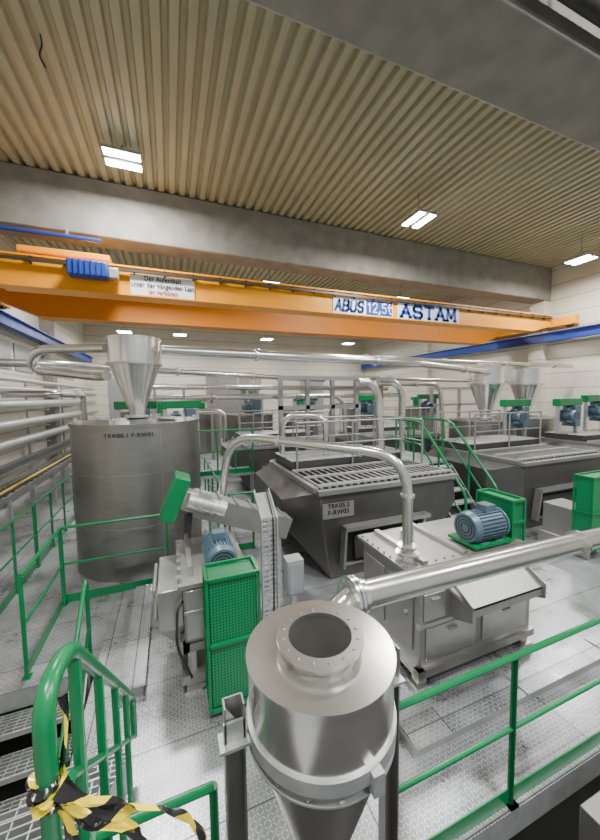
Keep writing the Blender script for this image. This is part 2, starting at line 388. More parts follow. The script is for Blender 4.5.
ribbon('barrier_tape',[(-.285,.97,2.14),(-.283,.97,2.06),(-.287,.935,1.98)],.022,'narrow hazard tape strip knotted on the handrail',1.4)
# ---------------------------------------------------------------- machine parts
def motor(parent,loc,ax,r,Lm,m=BLUE):
    loc=V(loc); ax=V(ax).normalized(); u,w=frame(ax)
    b=nb(); cyl(b,loc-ax*Lm*.38,loc+ax*Lm*.38,r*.88,seg=28)
    for k in range(28):
        a=2*math.pi*k/28; d=u*math.cos(a)+w*math.sin(a); s=d.cross(ax)*.004
        hull(b,[loc+ax*e*Lm*.34+d*q+z for e in (-1,1) for q in (r*.85,r*1.0) for z in (s,-s)])
    cyl(b,loc+ax*Lm*.38,loc+ax*Lm*.42,r,seg=28); cyl(b,loc+ax*Lm*.42,loc+ax*Lm*.5,r*.55,seg=20)
    o=mk(b,'motor',m,parent)
    b=nb(); cyl(b,loc-ax*Lm*.5,loc-ax*Lm*.36,r*.9,r*1.02,seg=28)
    mk(b,'fan_cover',m,o)
    b=nb()
    for q in (.3,.5,.7): flange(b,loc-ax*(Lm*.502),ax,r*q+.008,r*q-.004,.006,seg=24)
    mk(b,'fan_grille',BLACK,o)
    up=V((0,0,1))
    b=nb(); box(b,loc+up*r*1.12+ax*Lm*.08,(r*.8,r*.8,r*.45)); mk(b,'terminal_box',m,o)
    for e in (-1,1):
        b=nb(); box(b,loc-up*r*1.0+ax*e*Lm*.22,(r*.7 if abs(ax.x)>.5 else r*1.6, r*1.6 if abs(ax.x)>.5 else r*.7,.06)); mk(b,'motor_foot',m,o)
    return o
def guard(parent,a,c,name='belt_guard'):
    a,c=V(a),V(c); b=nb(); bb(b,a,c); o=mk(b,name,GUARD,parent,bevel=.015)
    b=nb(); e=.012; lo=a-V((e,e,e)); hi=c+V((e,e,e))
    for x in (lo.x,hi.x):
        for y in (lo.y,hi.y): bb(b,(x-.012,y-.012,lo.z),(x+.012,y+.012,hi.z))
    for z in (lo.z,(lo.z+hi.z)/2,hi.z):
        for x in (lo.x,hi.x): bb(b,(x-.012,lo.y,z-.014),(x+.012,hi.y,z+.014))
        for y in (lo.y,hi.y): bb(b,(lo.x,y-.012,z-.014),(hi.x,y+.012,z+.014))
    mk(b,'guard_frame',GREEN,o)
    return o
# ---------------------------------------------------------------- cyclone
cx,cy=.62,1.36
t=thing('cyclone_separator',(cx,cy,0),'polished stainless cyclone separator with round top flange beside the guardrail','cyclone')
b=nb(); rev(b,[(.333,1.41),(.34,1.41),(.34,1.705),(.349,1.705),(.349,1.718),(.335,1.718),(.178,1.722),(.175,1.765),(.155,1.765),(.155,1.45),(.325,1.45),(.333,1.41)],seg=72)
mk(b,'drum',STEELB,t)
b=nb(); flange(b,(0,0,1.770),(0,0,1),.205,.15,.018,16,48); mk(b,'top_flange',STEEL,t,label='bolted ring flange around the open outlet')
b=nb(); flange(b,(0,0,1.415),(0,0,1),.352,.33,.06,0,64); flange(b,(0,0,1.34),(0,0,1),.348,.3,.008,16,64)
mk(b,'clamp_ring',GALV,t)
b=nb(); box(b,(.08,-.35,1.39),(.05,.04,.09)); mk(b,'clamp_lock',GALV,t)
b=nb(); rev(b,[(.325,1.40),(.31,1.30),(.09,.62),(.09,.45),(.085,.45),(.085,.62),(.30,1.30),(.315,1.40)],seg=64,close=True); mk(b,'cone',STEELB,t)
b=nb(); flange(b,(0,0,.45),(0,0,1),.14,.085,.02,8); mk(b,'outlet_flange',GALV,t)
for x in (-.41,.42):
    b=nb(); bb(b,(x-.045,.0,-2.4),(x-.037,.06,1.56)); bb(b,(x+.037,.0,-2.4),(x+.045,.06,1.56)); bb(b,(x-.04,.055,-2.4),(x+.04,.063,1.56))
    mk(b,'support_leg',MSTEEL,t)
b=nb()
bb(b,(-.48,-.03,1.385),(-.33,.06,1.4)); bb(b,(-.46,.0,1.4),(-.36,.012,1.49)); 
hull(b,[(-.45,.02,1.55),(-.45,.03,1.55),(-.35,.02,1.4),(-.35,.03,1.4),(-.45,.02,1.4),(-.45,.03,1.4)])
mk(b,'mounting_bracket',GALV,t)
b=nb(); bb(b,(.33,-.03,1.385),(.48,.06,1.4)); mk(b,'mounting_bracket',GALV,t)
b=nb(); cyl(b,(.10,.22,1.60),(.40,.40,1.61),.09,.08,seg=28); mk(b,'inlet_nozzle',STEELB,t)
p0=V((1.01,1.76,1.62)); p1=V((4.6,1.98,1.39)); d=(p1-p0)
t=thing('conveying_pipe',p0,'large polished stainless conveying pipe feeding the cyclone','pipe')
b=nb(); cyl(b,(0,0,0),d,.088,seg=32); mk(b,'pipe_run',PIPE,t)
dn=d.normalized()
for q,ro,th,bo in ((0,.135,.02,10),(.028,.135,.02,0),(.08,.105,.03,0),(2.6,.115,.015,8),(2.62,.115,.015,0)):
    b=nb(); flange(b,dn*q,d,ro,.08,th,bo); mk(b,'coupling_flange',STEELB,t)
b=nb(); tube(b,[(1.40,2.6,.95),(1.5,2.45,.9),(1.6,2.4,.7),(1.55,2.45,.45),(1.42,2.5,.12),(1.2,2.6,.018),(.95,2.8,.018)],.016,10,rad=.2)
mk(b,'hose',BLACK,label='black rubber hose beside the press machine',cat='hose')
# ---------------------------------------------------------------- machine B
def pressB(loc,label):
    t=thing('sieve_machine',loc,label,'machine','boxy stainless machines with blue motors')
    b=nb(); hull(b,[(0,.0,.16),(1.6,0,.16),(0,1.0,.16),(1.6,1.0,.16),(0,0,1.0),(1.6,0,1.0),(0,.15,1.12),(1.6,.15,1.12),(0,1.0,1.12),(1.6,1.0,1.12)])
    mk(b,'housing',MSTEEL,t,bevel=.01)
    b=nb(); bb(b,(-.06,.12,1.12),(1.66,1.05,1.155)); 
    mk(b,'top_cover',MSTEEL,t)
    for x in (.2,.75):
        b=nb(); bb(b,(x-.03,.14,1.155),(x+.03,1.02,1.2)); mk(b,'stiffener',STEEL,t)
    b=nb()
    for k in range(14): cyl(b,(-.0+k*.12,.17,1.15),(-.0+k*.12,.17,1.175),.012,seg=6)
    for k in range(8): cyl(b,(-.03,.2+k*.11,1.15),(-.03,.2+k*.11,1.175),.012,seg=6)
    o=mk(b,'cover_bolts',RAILG,t); o['kind']='stuff'
    b=nb(); hull(b,[(.35,0,.98),(1.5,0,.98),(.45,-.22,.84),(1.45,-.22,.84),(.45,-.22,.81),(1.45,-.22,.81),(.35,0,.94),(1.5,0,.94)])
    hull(b,[(.45,-.22,.84),(1.45,-.22,.84),(.45,-.22,.74),(1.45,-.22,.74),(.6,0,.66),(1.35,0,.66),(.45,0,.86),(1.45,0,.86)])
    mk(b,'discharge_ledge',RAILG,t,bevel=.006)
    for x in (.42,1.46):
        b=nb(); hull(b,[(x+e,y,z) for e in (-.008,.008) for y,z in ((0,1.02),(0,.62),(-.25,.88),(-.25,.72))]); mk(b,'ledge_cheek',MSTEEL,t)
    for x0,x1,z0,z1 in ((.08,.74,.26,.60),(.84,1.52,.26,.60),(.05,.32,.68,.95)):
        b=nb(); bb(b,(x0,-.014,z0),(x1,0,z1)); mk(b,'inspection_panel',STEEL,t,bevel=.004)
        b=nb(); bb(b,((x0+x1)/2-.05,-.04,z1-.07),((x0+x1)/2+.05,-.014,z1-.05)); mk(b,'panel_handle',RAILG,t)
    for y in (.08,.55):
        b=nb(); bb(b,(-.016,y,.35),(0,y+.38,.98)); mk(b,'side_door',MSTEEL,t,bevel=.004)
        b=nb(); cyl(b,(-.06,y+.08,.7),(-.01,y+.08,.7),.025,seg=10); mk(b,'door_latch',RAILG,t)
    for x in (.06,1.54):
        for y in (.06,.92):
            b=nb(); bb(b,(x-.05,y-.05,.0),(x+.05,y+.05,.17)); bb(b,(x-.09,y-.09,0),(x+.09,y+.09,.02)); mk(b,'leg',STEEL,t)
    b=nb(); bb(b,(-.03,-.04,.12),(1.63,.04,.2)); bb(b,(-.03,-.04,.12),(.05,1.02,.2)); bb(b,(-.02,-.025,.62),(1.62,.02,.66)); mk(b,'base_frame',STEEL,t)
    motor(t,(1.19,.31,1.37),(1,0,0),.18,.54)
    b=nb(); bb(b,(.90,.14,1.18),(1.47,.54,1.21)); mk(b,'motor_plate',GREEN,t)
    guard(t,(1.54,.2,1.12),(1.72,.66,1.62))
    b=nb(); cyl(b,(.12,.33,1.12),(.12,.33,1.24),.09,seg=24); flange(b,(.12,.33,1.22),(0,0,1),.12,.06,.02,8); mk(b,'inlet_socket',STEELB,t)
    b=nb(); rev(b,[(.0,1.28),(.07,1.28),(.08,1.24),(.08,1.16)],(.42,.7,0),20); mk(b,'vent_cap',STEELB,t)
    return t
B1=pressB((2.18,2.45,0),'boxy stainless machine with discharge ledge and blue motor on top')
copyt(B1,(9.1,2.7,0),0,'boxy stainless machine with blue motor on the far walkway')
t=thing('drive_station',(6.68,3.40,0),'tall green guard over a belt drive standing before the bunker','machine')
guard(t,(-.1,-.1,.22),(.65,.16,1.45))
b=nb(); bb(b,(-.05,-.05,.0),(.03,.03,.22)); bb(b,(.52,-.05,0),(.6,.03,.22)); bb(b,(-.08,.16,.0),(.62,.78,.26)); bb(b,(.0,.2,.26),(.55,.75,.8)); mk(b,'base_frame',MSTEEL,t,bevel=.01)
# ---------------------------------------------------------------- machine A
t=thing('screw_press',(.05,3.05,0),'stainless screw press with tall green perforated belt guard','machine')
b=nb(); bb(b,(.0,.22,.5),(.62,1.3,1.08)); mk(b,'housing',MSTEEL,t,bevel=.012)
b=nb(); bb(b,(-.24,.35,.60),(0,1.15,1.0)); hull(b,[(-.24,.35,.60),(0,.35,.60),(-.24,1.15,.60),(0,1.15,.60),(-.1,.5,.35),(0,.5,.35),(-.1,1.0,.35),(0,1.0,.35)]); mk(b,'discharge_box',STEEL,t,bevel=.01)
b=nb()
bb(b,(-.05,.2,1.06),(.66,1.32,1.10)); bb(b,(.05,.4,1.10),(.1,1.3,1.18)); bb(b,(.55,.4,1.10),(.6,1.3,1.18)); mk(b,'lid',STEEL,t)
b=nb()
for k in range(6): cyl(b,(-.03,.3+k*.18,1.09),(-.03,.3+k*.18,1.14),.02,seg=8)
o=mk(b,'lid_bolts',RAILG,t); o['kind']='stuff'
for z in (.62,.8,.98):
    b=nb(); bb(b,(.622,.35,z-.06),(.64,1.25,z+.06)); mk(b,'side_panel',GREYP,t)
for x in (.06,.56):
    for y in (.28,1.22):
        b=nb(); bb(b,(x-.04,y-.04,0),(x+.04,y+.04,.5)); bb(b,(x-.08,y-.08,0),(x+.08,y+.08,.02)); mk(b,'leg',STEEL,t)
b=nb(); bb(b,(0,.18,.1),(.62,.25,.2)); bb(b,(-.02,.2,.42),(.64,.28,.5)); bb(b,(-.04,.2,.42),(.04,1.3,.5)); bb(b,(-.04,.2,.1),(.02,1.3,.18)); bb(b,(.0,.2,.02),(.6,1.3,.08)); mk(b,'base_frame',MSTEEL,t)
b=nb(); bb(b,(.02,.195,.55),(.2,.22,1.04)); bb(b,(.0,.19,.8),(.21,.21,.84)); mk(b,'front_cover',STEEL,t,bevel=.005)
for z in (.66,.96):
    b=nb(); cyl(b,(-.27,.45,z),(-.27,1.05,z),.022,seg=10); mk(b,'hinge_rod',RAILG,t)
guard(t,(.2,-.14,.08),(.64,.13,1.28))
motor(t,(.39,.55,1.21),(0,1,0),.165,.55)
b=nb(); tube(b,[(.0,.3,.9),(-.06,.25,.85),(-.08,.22,.5),(.05,.15,.2)],.012,8,rad=.1); mk(b,'cable',BLACK,t)
t=thing('cable_tray',(1.02,3.6,0),'slim galvanised perforated cable tray bending down beside the press','cable tray')
b=nb(); bb(b,(-.10,0,0),(-.085,.06,1.5)); bb(b,(.085,0,0),(.10,.06,1.5))
for k in range(25): bb(b,(-.085,.045,.02+k*.06),(.085,.055,.05+k*.06))
bb(b,(-.012,.04,0),(.012,.058,1.5))
mk(b,'upright_tray',GALV,t)
b=nb(); 
for x in (-.10,.085): hull(b,[(x+e,y,z) for e in (0,.015) for y,z in ((0,1.5),(.06,1.5),(.35,1.76),(.35,1.70))])
hull(b,[(x,y,z) for x in (-.085,.085) for y,z in ((.045,1.5),(.06,1.5),(.35,1.71),(.35,1.70))])
mk(b,'bend_section',GALV,t)
b=nb(); tube(b,[(.04,.03,.1),(.05,.03,1.5),(.05,.33,1.75)],.010,8,rad=.12); mk(b,'cable',BLACK,t)
t=thing('control_cabinet',(1.38,3.85,0),'small grey control cabinet on a stand by the press','cabinet')
b=nb(); bb(b,(-.10,-.1,.4),(.12,.1,.85)); mk(b,'body',GREYP,t,bevel=.01)
b=nb(); bb(b,(-.08,-.115,.43),(.10,-.1,.82)); mk(b,'door',GREYP,t,bevel=.004)
b=nb(); bb(b,(-.02,-.03,0),(.04,.03,.4)); bb(b,(-.1,-.1,0),(.12,.1,.02)); mk(b,'stand',GALV,t)
# ---------------------------------------------------------------- inclined screw
t=thing('inclined_screw_conveyor',(.14,4.62,0),'inclined stainless screw conveyor with green drive box and grey motor','conveyor')
ang=math.radians(22); R=Matrix.Rotation(ang,3,'Y')
def Q(x,y,z): return V((0,0,1.60))+R@V((x,y,z))
b=nb(); box(b,Q(.83,0,-.06),(1.44,.34,.3),R); 
for k in range(6): box(b,Q(.2+k*.24,0,.10),(.03,.4,.04),R)
mk(b,'trough',MSTEEL,t)
b=nb(); box(b,Q(-.12,-.05,-.03),(.2,.42,.58),R); mk(b,'drive_guard',GREEN,t,bevel=.02)
b=nb(); p=Q(.02,-.30,.02); q=Q(.40,-.30,.02); cyl(b,p,q,.1,seg=24)
for k in range(12): flange(b,p+(q-p)*(.15+.06*k),(q-p),.115,.1,.008,seg=24)
cyl(b,q,Q(.5,-.30,.02),.11,seg=24); box(b,Q(.2,-.30,.14),(.14,.12,.07),R); mk(b,'motor',GALV,t)
b=nb(); box(b,Q(.05,-.18,.0),(.16,.2,.26),R); mk(b,'gearbox',MSTEEL,t,bevel=.02)
for x in (.35,1.25):
    for y in (-.11,.11):
        b=nb(); z=Q(x,0,0).z-.2; bb(b,(x-.04,y-.04,0),(x+.04,y+.04,z)); mk(b,'leg',GALV,t)
for k in range(3):
    b=nb(); tube(b,[(-.0+k*.03,-.2,1.4),(-.04+k*.03,-.22,1.05),(-.02,-.22,.75+k*.05)],.02,8,rad=.1); mk(b,'hose',BLACK,t)
# ---------------------------------------------------------------- arch pipe
o0=V((2.30,2.78,1.24))
t=thing('arched_transfer_pipe',o0,'stainless pipe arching from the screw conveyor into the machine','pipe')
pts=[o0,V((2.30,2.78,2.26)),V((.70,4.25,2.42)),V((.62,4.55,1.60))]
b=nb(); tube(b,[p-o0 for p in pts],.055,20,rad=.42); mk(b,'pipe_run',PIPE,t)
dd=(pts[2]-pts[1]).normalized()
for c,ax,ro in (((0,0,.05),(0,0,1),.1),((0,0,.6),(0,0,1),.075),(pts[1]-o0+dd*.5,dd,.07),(pts[1]-o0+dd*1.5,dd,.07)):
    b=nb(); flange(b,c,ax,ro,.053,.03,8 if ro>.09 else 0); mk(b,'pipe_coupling',STEELB,t)
# ---------------------------------------------------------------- troughs
def trough(loc,label):
    t=thing('receiving_bunker',loc,label,'bunker','dark stainless receiving bunkers')
    b=nb(); hull(b,[(-.16,.45,.95),(-.16,2.2,.95),(.35,-.05,1.0),(3.0,-.05,1.0),(3.0,2.5,1.0),(-.1,2.3,1.3),(-.14,.4,1.28),(.35,0,1.44),(3.0,0,1.44),(3.0,2.5,1.46),(.35,2.5,1.46),
      (.55,.05,.0),(2.45,.05,.0),(.55,2.1,.0),(2.45,2.1,.0)])
    mk(b,'body',DSTEEL,t,bevel=.01)
    for a,c in (((.3,-.07,1.40),(3.05,0.04,1.47)),((.3,2.46,1.42),(3.05,2.54,1.5)),((2.97,0.04,1.42),(3.05,2.46,1.5)),((.26,0.04,1.42),(.34,2.46,1.5))):
        b=nb(); bb(b,a,c); mk(b,'rim',MSTEEL,t)
    b=nb(); bb(b,(.35,.05,1.445),(2.96,1.34,1.455)); mk(b,'inner_cover',DARK,t)
    for k in range(20):
        b=nb(); bb(b,(.38+k*.13,.05,1.47),(.38+k*.13+.045,1.26,1.50)); mk(b,'cover_slat',MSTEEL,t)
    for y in (.06,.62,1.2):
        b=nb(); bb(b,(.35,y,1.50),(3.0,y+.05,1.535)); mk(b,'cover_bar',GALV,t)
    b=nb(); bb(b,(.4,1.35,1.46),(2.9,2.4,1.66)); mk(b,'raised_step',DSTEEL,t,bevel=.01)
    b=nb(); bb(b,(.38,1.33,1.66),(2.92,2.42,1.675)); mk(b,'step_plate',TREAD,t)
    def fp(x,z):
        f=(1.0-z)/1.0; return V((x,-.05+.10*f-.012,z))
    def quad(x0,x1,z0,z1,th):
        hull(b,[fp(x,z)+V((0,e,0)) for x in (x0,x1) for z in (z0,z1) for e in (0,-th)])
    b=nb(); quad(.68,2.3,.84,.90,.16); quad(.68,2.2,.22,.26,.05); quad(.68,.72,.22,.90,.14); quad(2.17,2.22,.22,.90,.14); mk(b,'hatch_frame',RAILG,t)
    b=nb(); quad(.72,2.17,.26,.84,.004); mk(b,'hatch_recess',DARK,t)
    b=nb(); hull(b,[fp(.9,.70)+V((0,-.03,0)),fp(2.0,.70)+V((0,-.03,0)),fp(.9,.35)+V((0,-.12,0)),fp(2.0,.35)+V((0,-.12,0)),fp(.9,.35),fp(2.0,.35),fp(.9,.7),fp(2.0,.7)]); mk(b,'access_hatch',DSTEEL,t)
    return t
T1=trough((1.72,4.48,0),'dark stainless receiving bunker with sloped sides and stencilled code')
T2=copyt(T1,(6.40,4.62,0),0,'dark stainless receiving bunker next to the access steps')
T3=copyt(T1,(1.7,9.2,0),0,'dark stainless receiving bunker in the second row')
T4=copyt(T1,(6.0,9.2,0),0,'dark stainless receiving bunker in the second row by the columns')
T5=copyt(T1,(10.6,4.45,0),0,'dark stainless receiving bunker near the wall')
b=nb(); bb(b,(.36,-.062,1.03),(.90,-.052,1.27)); mk(b,'stencil_plate',RAILG,T1)
text(T1,'stencil_text','TRK05.2\nF-RW03',.10,(.63,-.064,1.17),(math.radians(90),0,0),INK,align='CENTER',bold=.001)
SG='brushed steel guardrail on top of the bunker frame'
for (a,c) in (((2.3,6.97,1.5),(4.7,6.97,1.5)),((6.85,7.12,1.5),(9.3,7.12,1.5)),((2.3,11.69,1.5),(4.7,11.69,1.5)),((4.73,5.3,1.5),(4.73,6.9,1.5)),((6.3,11.69,1.5),(9.0,11.69,1.5)),((6.5,9.25,1.53),(9.0,9.25,1.53)),((2.2,9.25,1.53),(4.6,9.25,1.53)),((2.2,5.79,1.5),(4.6,5.79,1.5)),((6.9,5.92,1.5),(9.3,5.92,1.5))):
    rail(a,c,SG,RAILG,h=.9,r=.02,toe=False,group='steel guardrails')
SX=5.60
t=thing('service_gangway',(SX,6.0,0),'raised steel gangway between two bunkers','gangway')
b=nb(); bb(b,(-.45,-.05,1.3),(.45,2.4,1.36)); mk(b,'deck',TREAD,t)
for x in (-.4,.4):
    for y in (.0,2.3):
        b=nb(); bb(b,(x-.04,y-.04,0),(x+.04,y+.04,1.3)); mk(b,'support_leg',MSTEEL,t)
t=thing('access_steps',(SX,4.70,0),'steel access steps with green handrails between the bunkers','stair')
for i in range(6):
    b=nb(); bb(b,(-.38,.0+i*.2,.21*(i+1)-.04),(.38,.19+i*.2,.21*(i+1))); mk(b,'tread',GALV,t)
for sx in (-.39,.39): 
    b=nb(); hull(b,[(sx+e,y,z) for e in (-.01,.01) for y,z in ((-.1,0),(.1,0),(1.05,1.3),(1.22,1.3))]); mk(b,'stringer',MSTEEL,t)
for sx in (-.43,.43):
    b=nb(); tube(b,[(sx,-.1,.0),(sx,-.1,1.0),(sx,1.15,2.3),(sx,2.6,2.3),(sx,2.6,1.36)],.028,10,rad=.2); mk(b,'handrail',GREEN,t)
    b=nb(); tube(b,[(sx,-.1,.5),(sx,1.15,1.8),(sx,2.6,1.8)],.02,8,rad=.1); mk(b,'middle_rail',GREEN,t)
    for y,z in ((.6,.75),(1.36,1.36),(2.0,1.36)):
        b=nb(); tube(b,[(sx,y,z),(sx,y,z+.95 if y>1 else 1.7)],.022,8); mk(b,'post',GREEN,t)
rail((.9,6.3,0),(.9,10.2,0),'green guardrail running between the tank and the bunker')
rail((.95,6.1,0),(1.4,6.1,0),'short green guardrail beside the tank',np=1)
rail((.6,8.18,1.0),(1.9,8.18,1.0),'green guardrail at the raised step',np=3)
t=thing('step_platform',(1.25,8.3,0),'small raised step platform behind the tank','platform')
b=nb(); bb(b,(-.7,-.15,.94),(.7,.6,1.0)); mk(b,'deck',TREAD,t)
for x in (-.65,.65):
    b=nb(); bb(b,(x-.04,-.06,0),(x+.04,.02,.94)); mk(b,'leg',MSTEEL,t)
rail((-.9,8.6,0),(.5,8.6,0),'green guardrail behind the tank',np=3)
# ---------------------------------------------------------------- tank with hopper
def tank(loc,label):
    t=thing('storage_tank',loc,label,'tank','stainless tanks with feed hoppers')
    b=nb(); rev(b,[(0,0),(1.05,0),(1.05,2.45),(1.07,2.45),(1.07,2.50),(1.0,2.50),(0,2.56)],seg=72); mk(b,'shell',TANKM,t)
    b=nb(); 
    for k in range(2): flange(b,(0,0,.85+k*.85),(0,0,1),1.053,1.04,.012,0,72)
    hull(b,[(1.051*math.cos(a)*e,1.051*math.sin(a)*e,z) for a in (-1.2,-1.19) for e in (.99,1.004) for z in (.05,2.4)])
    o=mk(b,'weld_seam',MSTEEL,t); o['kind']='stuff'
    for k in range(10):
        a=2*math.pi*k/10; b=nb(); box(b,(.98*math.cos(a),.98*math.sin(a),2.53),(.06,.06,.07)); mk(b,'roof_clip',GALV,t)
    for p,rr in (((.5,-.45,2.55),.16),((-.5,-.3,2.56),.12)):
        b=nb(); flange(b,p,(0,0,1),rr,.0,.03,8); mk(b,'manhole_cover',GALV,t)
    h=thing('feed_hopper',V(loc)+V((.0,-.15,2.56)),'shiny stainless conical feed hopper standing on the tank roof','hopper','conical feed hoppers')
    b=nb(); rev(b,[(.415,.95),(.43,.95),(.43,1.36),(.445,1.36),(.445,1.39),(.42,1.39),(.42,.95)],seg=56,close=True)
    mk(b,'drum',STEELB,h)
    b=nb(); rev(b,[(.43,.97),(.13,.12),(.13,0),(.12,0),(.12,.12),(.415,.97)],seg=56,close=True); mk(b,'cone',STEELB,h)
    b=nb(); flange(b,(0,0,.94),(0,0,1),.455,.42,.03,16,56); mk(b,'cone_flange',STEEL,h)
    b=nb(); flange(b,(0,0,.02),(0,0,1),.19,.12,.03,8); mk(b,'outlet_flange',GALV,h)
    b=nb(); cyl(b,(0,0,1.3),(0,0,1.37),.42,.40,seg=48); cyl(b,(0,0,1.37),(0,0,1.42),.16,seg=24); mk(b,'lid',STEEL,h)
    return t,h
TK,HP=tank((-.55,6.75,0),'large cylindrical stainless storage tank with code on its rim')
def setp(x,y,lab,sz=.8,sr=1,hs=1.25):
    copyt(TK,(x,y,0),.3,lab,(sr,sr,sz)); copyt(HP,(x,y-.15,2.57*sz),.2,'stainless conical feed hopper on a distant tank',(hs,hs,hs))
setp(10.2,8.5,'stainless storage tank beyond the bunkers')
setp(12.5,8.7,'stainless storage tank close to the wall columns')
setp(3.4,15.0,'distant stainless storage tank at the end of the deck',.85)
text(TK,'stencil_text','TRK05.1 F-RW01',.09,(-.05,-1.062,2.33),(math.radians(90),0,0),INK)
# ---------------------------------------------------------------- pipe runs
def pipe(pts,r,label,rad=.3,group='stainless pipework',supports=(),m=PIPE,cps=True):
    o0=V(pts[0]); t=thing('pipe_line',o0,label,'pipe',group)
    P=[V(p)-o0 for p in pts]
    b=nb(); tube(b,P,r,16,rad=rad); mk(b,'pipe_run',m,t)
    if cps:
        for a,c in zip(P,P[1:]):
            n=int((c-a).length/2.2)
            for k in range(n):
                b=nb(); flange(b,a+(c-a)*((k+.6)/max(n,1)),c-a,r*1.45,r*.98,.05,seg=20); mk(b,'pipe_coupling',STEELB,t)
    for s in supports:
        b=nb(); s=V(s)-o0; bb(b,(s.x-.04,s.y-.04,-o0.z),(s.x+.04,s.y+.04,s.z)); mk(b,'pipe_support',GALV,t)
    return t
pipe([(-.1,6.35,3.74),(5.6,6.6,3.68),(9.7,7.85,3.60)],.085,'stainless overhead conveying pipe leaving the tank hopper')
pipe([(.2,7.9,3.95),(6.4,8.1,3.95),(14.9,8.4,3.95)],.07,'parallel stainless overhead conveying pipe')
pipe([(-.99,6.5,3.76),(-2.1,7.0,3.76),(-2.3,7.3,3.45),(-1.2,7.0,3.3),(-1.0,6.62,3.3)],.08,'looped stainless pipe beside the tank hopper',rad=.35,cps=False)
pipe([(-3.3,8.0,3.62),(-2.1,8.2,3.62),(-1.1,9.0,3.62),(5.5,11.5,3.5)],.08,'stainless pipe passing behind the tank')
for i,(z,r) in enumerate(((1.65,.15),(2.2,.14),(2.75,.15),(3.2,.10),(3.5,.07))):
    pipe([(-4.25+.1*(i%2),5.0,z),(-4.25+.1*(i%2),23.0,z)],r,'long steel pipe running along the wall',group='wall pipes',m=WPIPE,cps=False)
pipe([(-4.1,11,3.05),(-2.9,11,3.05),(-2.9,14,3.05),(-2.9,14,0)],.1,'stainless pipe branching from the wall bank')
t=thing('pipe_rack',(-4.3,13,0),'steel rack carrying the wall pipes','pipe rack')
for y in range(-7,10,4):
    b=nb(); bb(b,(-.3,y-.04,-0.0),(-.24,y+.04,3.6)); [bb(b,(-.3,y-.03,z-.04),(.35,y+.03,z)) for z in (1.48,2.04,2.58,3.08,3.42)]
    mk(b,'rack_bracket',GALV,t)
for i,(x,z) in enumerate(((-3.4,.75),(-2.9,1.15),(-3.45,1.30))):
    t=thing('cable_tray',(x,14,z),'galvanised ladder cable tray along the walkway','cable tray','cable trays')
    b=nb(); bb(b,(-.24,-9,0),(-.22,9,.09)); bb(b,(.22,-9,0),(.24,9,.09)); 
    for k in range(60): bb(b,(-.22,-8.9+k*.3,.01),(.22,-8.80+k*.3,.03))
    mk(b,'tray_ladder',MSTEEL,t)
    for k in range(3):
        b=nb(); tube(b,[(-.12+k*.09,-8.9,.05),(-.1+k*.09,8.9,.05)],.022,6); mk(b,'cable',YEL if (i==1 and k==1) else BLACK,t)
    for k in range(7):
        b=nb(); bb(b,(-.24,-8.5+k*2.8,-z),(-.19,-8.44+k*2.8,0)); bb(b,(-.24,-8.5+k*2.8,-.05),(.24,-8.44+k*2.8,0)); mk(b,'tray_support',GALV,t)
pipe([(3.9,6.4,3.2),(4.25,6.4,3.2),(4.45,6.4,2.9),(4.45,6.3,1.68)],.085,'stainless elbow dropping into the bunker',rad=.5,cps=False)
pipe([(5.0,7.2,3.3),(5.4,7.2,3.3),(5.75,7.2,3.0),(5.75,7.2,1.36)],.085,'second stainless elbow dropping onto the gangway',rad=.5,cps=False)
pipe([(3.0,6.2,1.68),(3.0,6.2,2.5),(2.2,6.6,2.5),(2.2,6.7,1.68)],.06,'small stainless pipe arch on the bunker roof',rad=.3,cps=False)
pipe([(5.9,8.6,3.25),(8.4,8.6,3.25),(8.7,8.6,0)],.07,'slim stainless pipe bending down behind the bunker',rad=.4)
pipe([(1.0,7.8,2.9),(4.4,8.0,2.9),(4.6,8.0,0)],.06,'slim stainless pipe over the bunker row',rad=.4)
pipe([(5.7,9.6,3.5),(14.8,9.8,3.35)],.07,'high stainless pipe near the far columns')
pipe([(-1.5,12.5,3.3),(9.5,13.0,3.2)],.1,'stainless pipe crossing the far end of the deck')
pipe([(-1.0,16.5,2.9),(13.5,17.0,2.9)],.12,'wide steel pipe crossing the far end of the deck',supports=((-.8,16.5,2.8),(6.2,16.75,2.8),(13.3,17.0,2.8)))
pipe([(.4,12.0,2.4),(1.8,12.0,2.4),(1.8,12.0,0)],.09,'stainless pipe bending down to the deck')
def gantry(loc,xs,h,label,m=RAILG):
    t=thing('support_gantry',loc,label,'gantry','steel gantries')
    for x in xs:
        b=nb(); bb(b,(x-.05,-.05,0),(x+.05,.05,h)); mk(b,'post',m,t)
    for z in (h*.78,h):
        b=nb(); bb(b,(xs[0]-.05,-.05,z),(xs[-1]+.05,.05,z+.1)); mk(b,'crossbeam',m,t)
gantry((3.4,7.65,0),(-.9,-.2,.5,1.2),3.3,'grey steel post gantry behind the bunkers')
gantry((7.5,12.3,0),(-1.2,0,1.2),3.2,'grey steel post gantry in the second row')
gantry((0.6,15.8,0),(-1.2,0,1.2),3.4,'grey steel post gantry at the far end')
gantry((11.5,10.7,0),(-1.5,0,1.5),3.1,'grey steel post gantry by the wall')
def drive(loc,rz,label,base=0):
    t=thing('screw_drive_unit',(loc[0],loc[1],base),label,'motor unit','background drive units',rz); h=loc[2]-base
    b=nb(); bb(b,(-.55,-.12,h+.1),(.55,.12,h+.32)); mk(b,'drive_guard',GREEN,t,bevel=.02)
    motor(t,(-.15,-.1,h-.2),(0,1,0),.17,.5)
    b=nb(); bb(b,(.1,-.2,h-.55),(.35,.2,h+.1)); mk(b,'gearbox',BLUE,t,bevel=.02)
    for x in (-.45,.45):
        b=nb(); bb(b,(x-.04,-.04,0),(x+.04,.04,h+.1)); mk(b,'stand_leg',GALV,t)
    return t
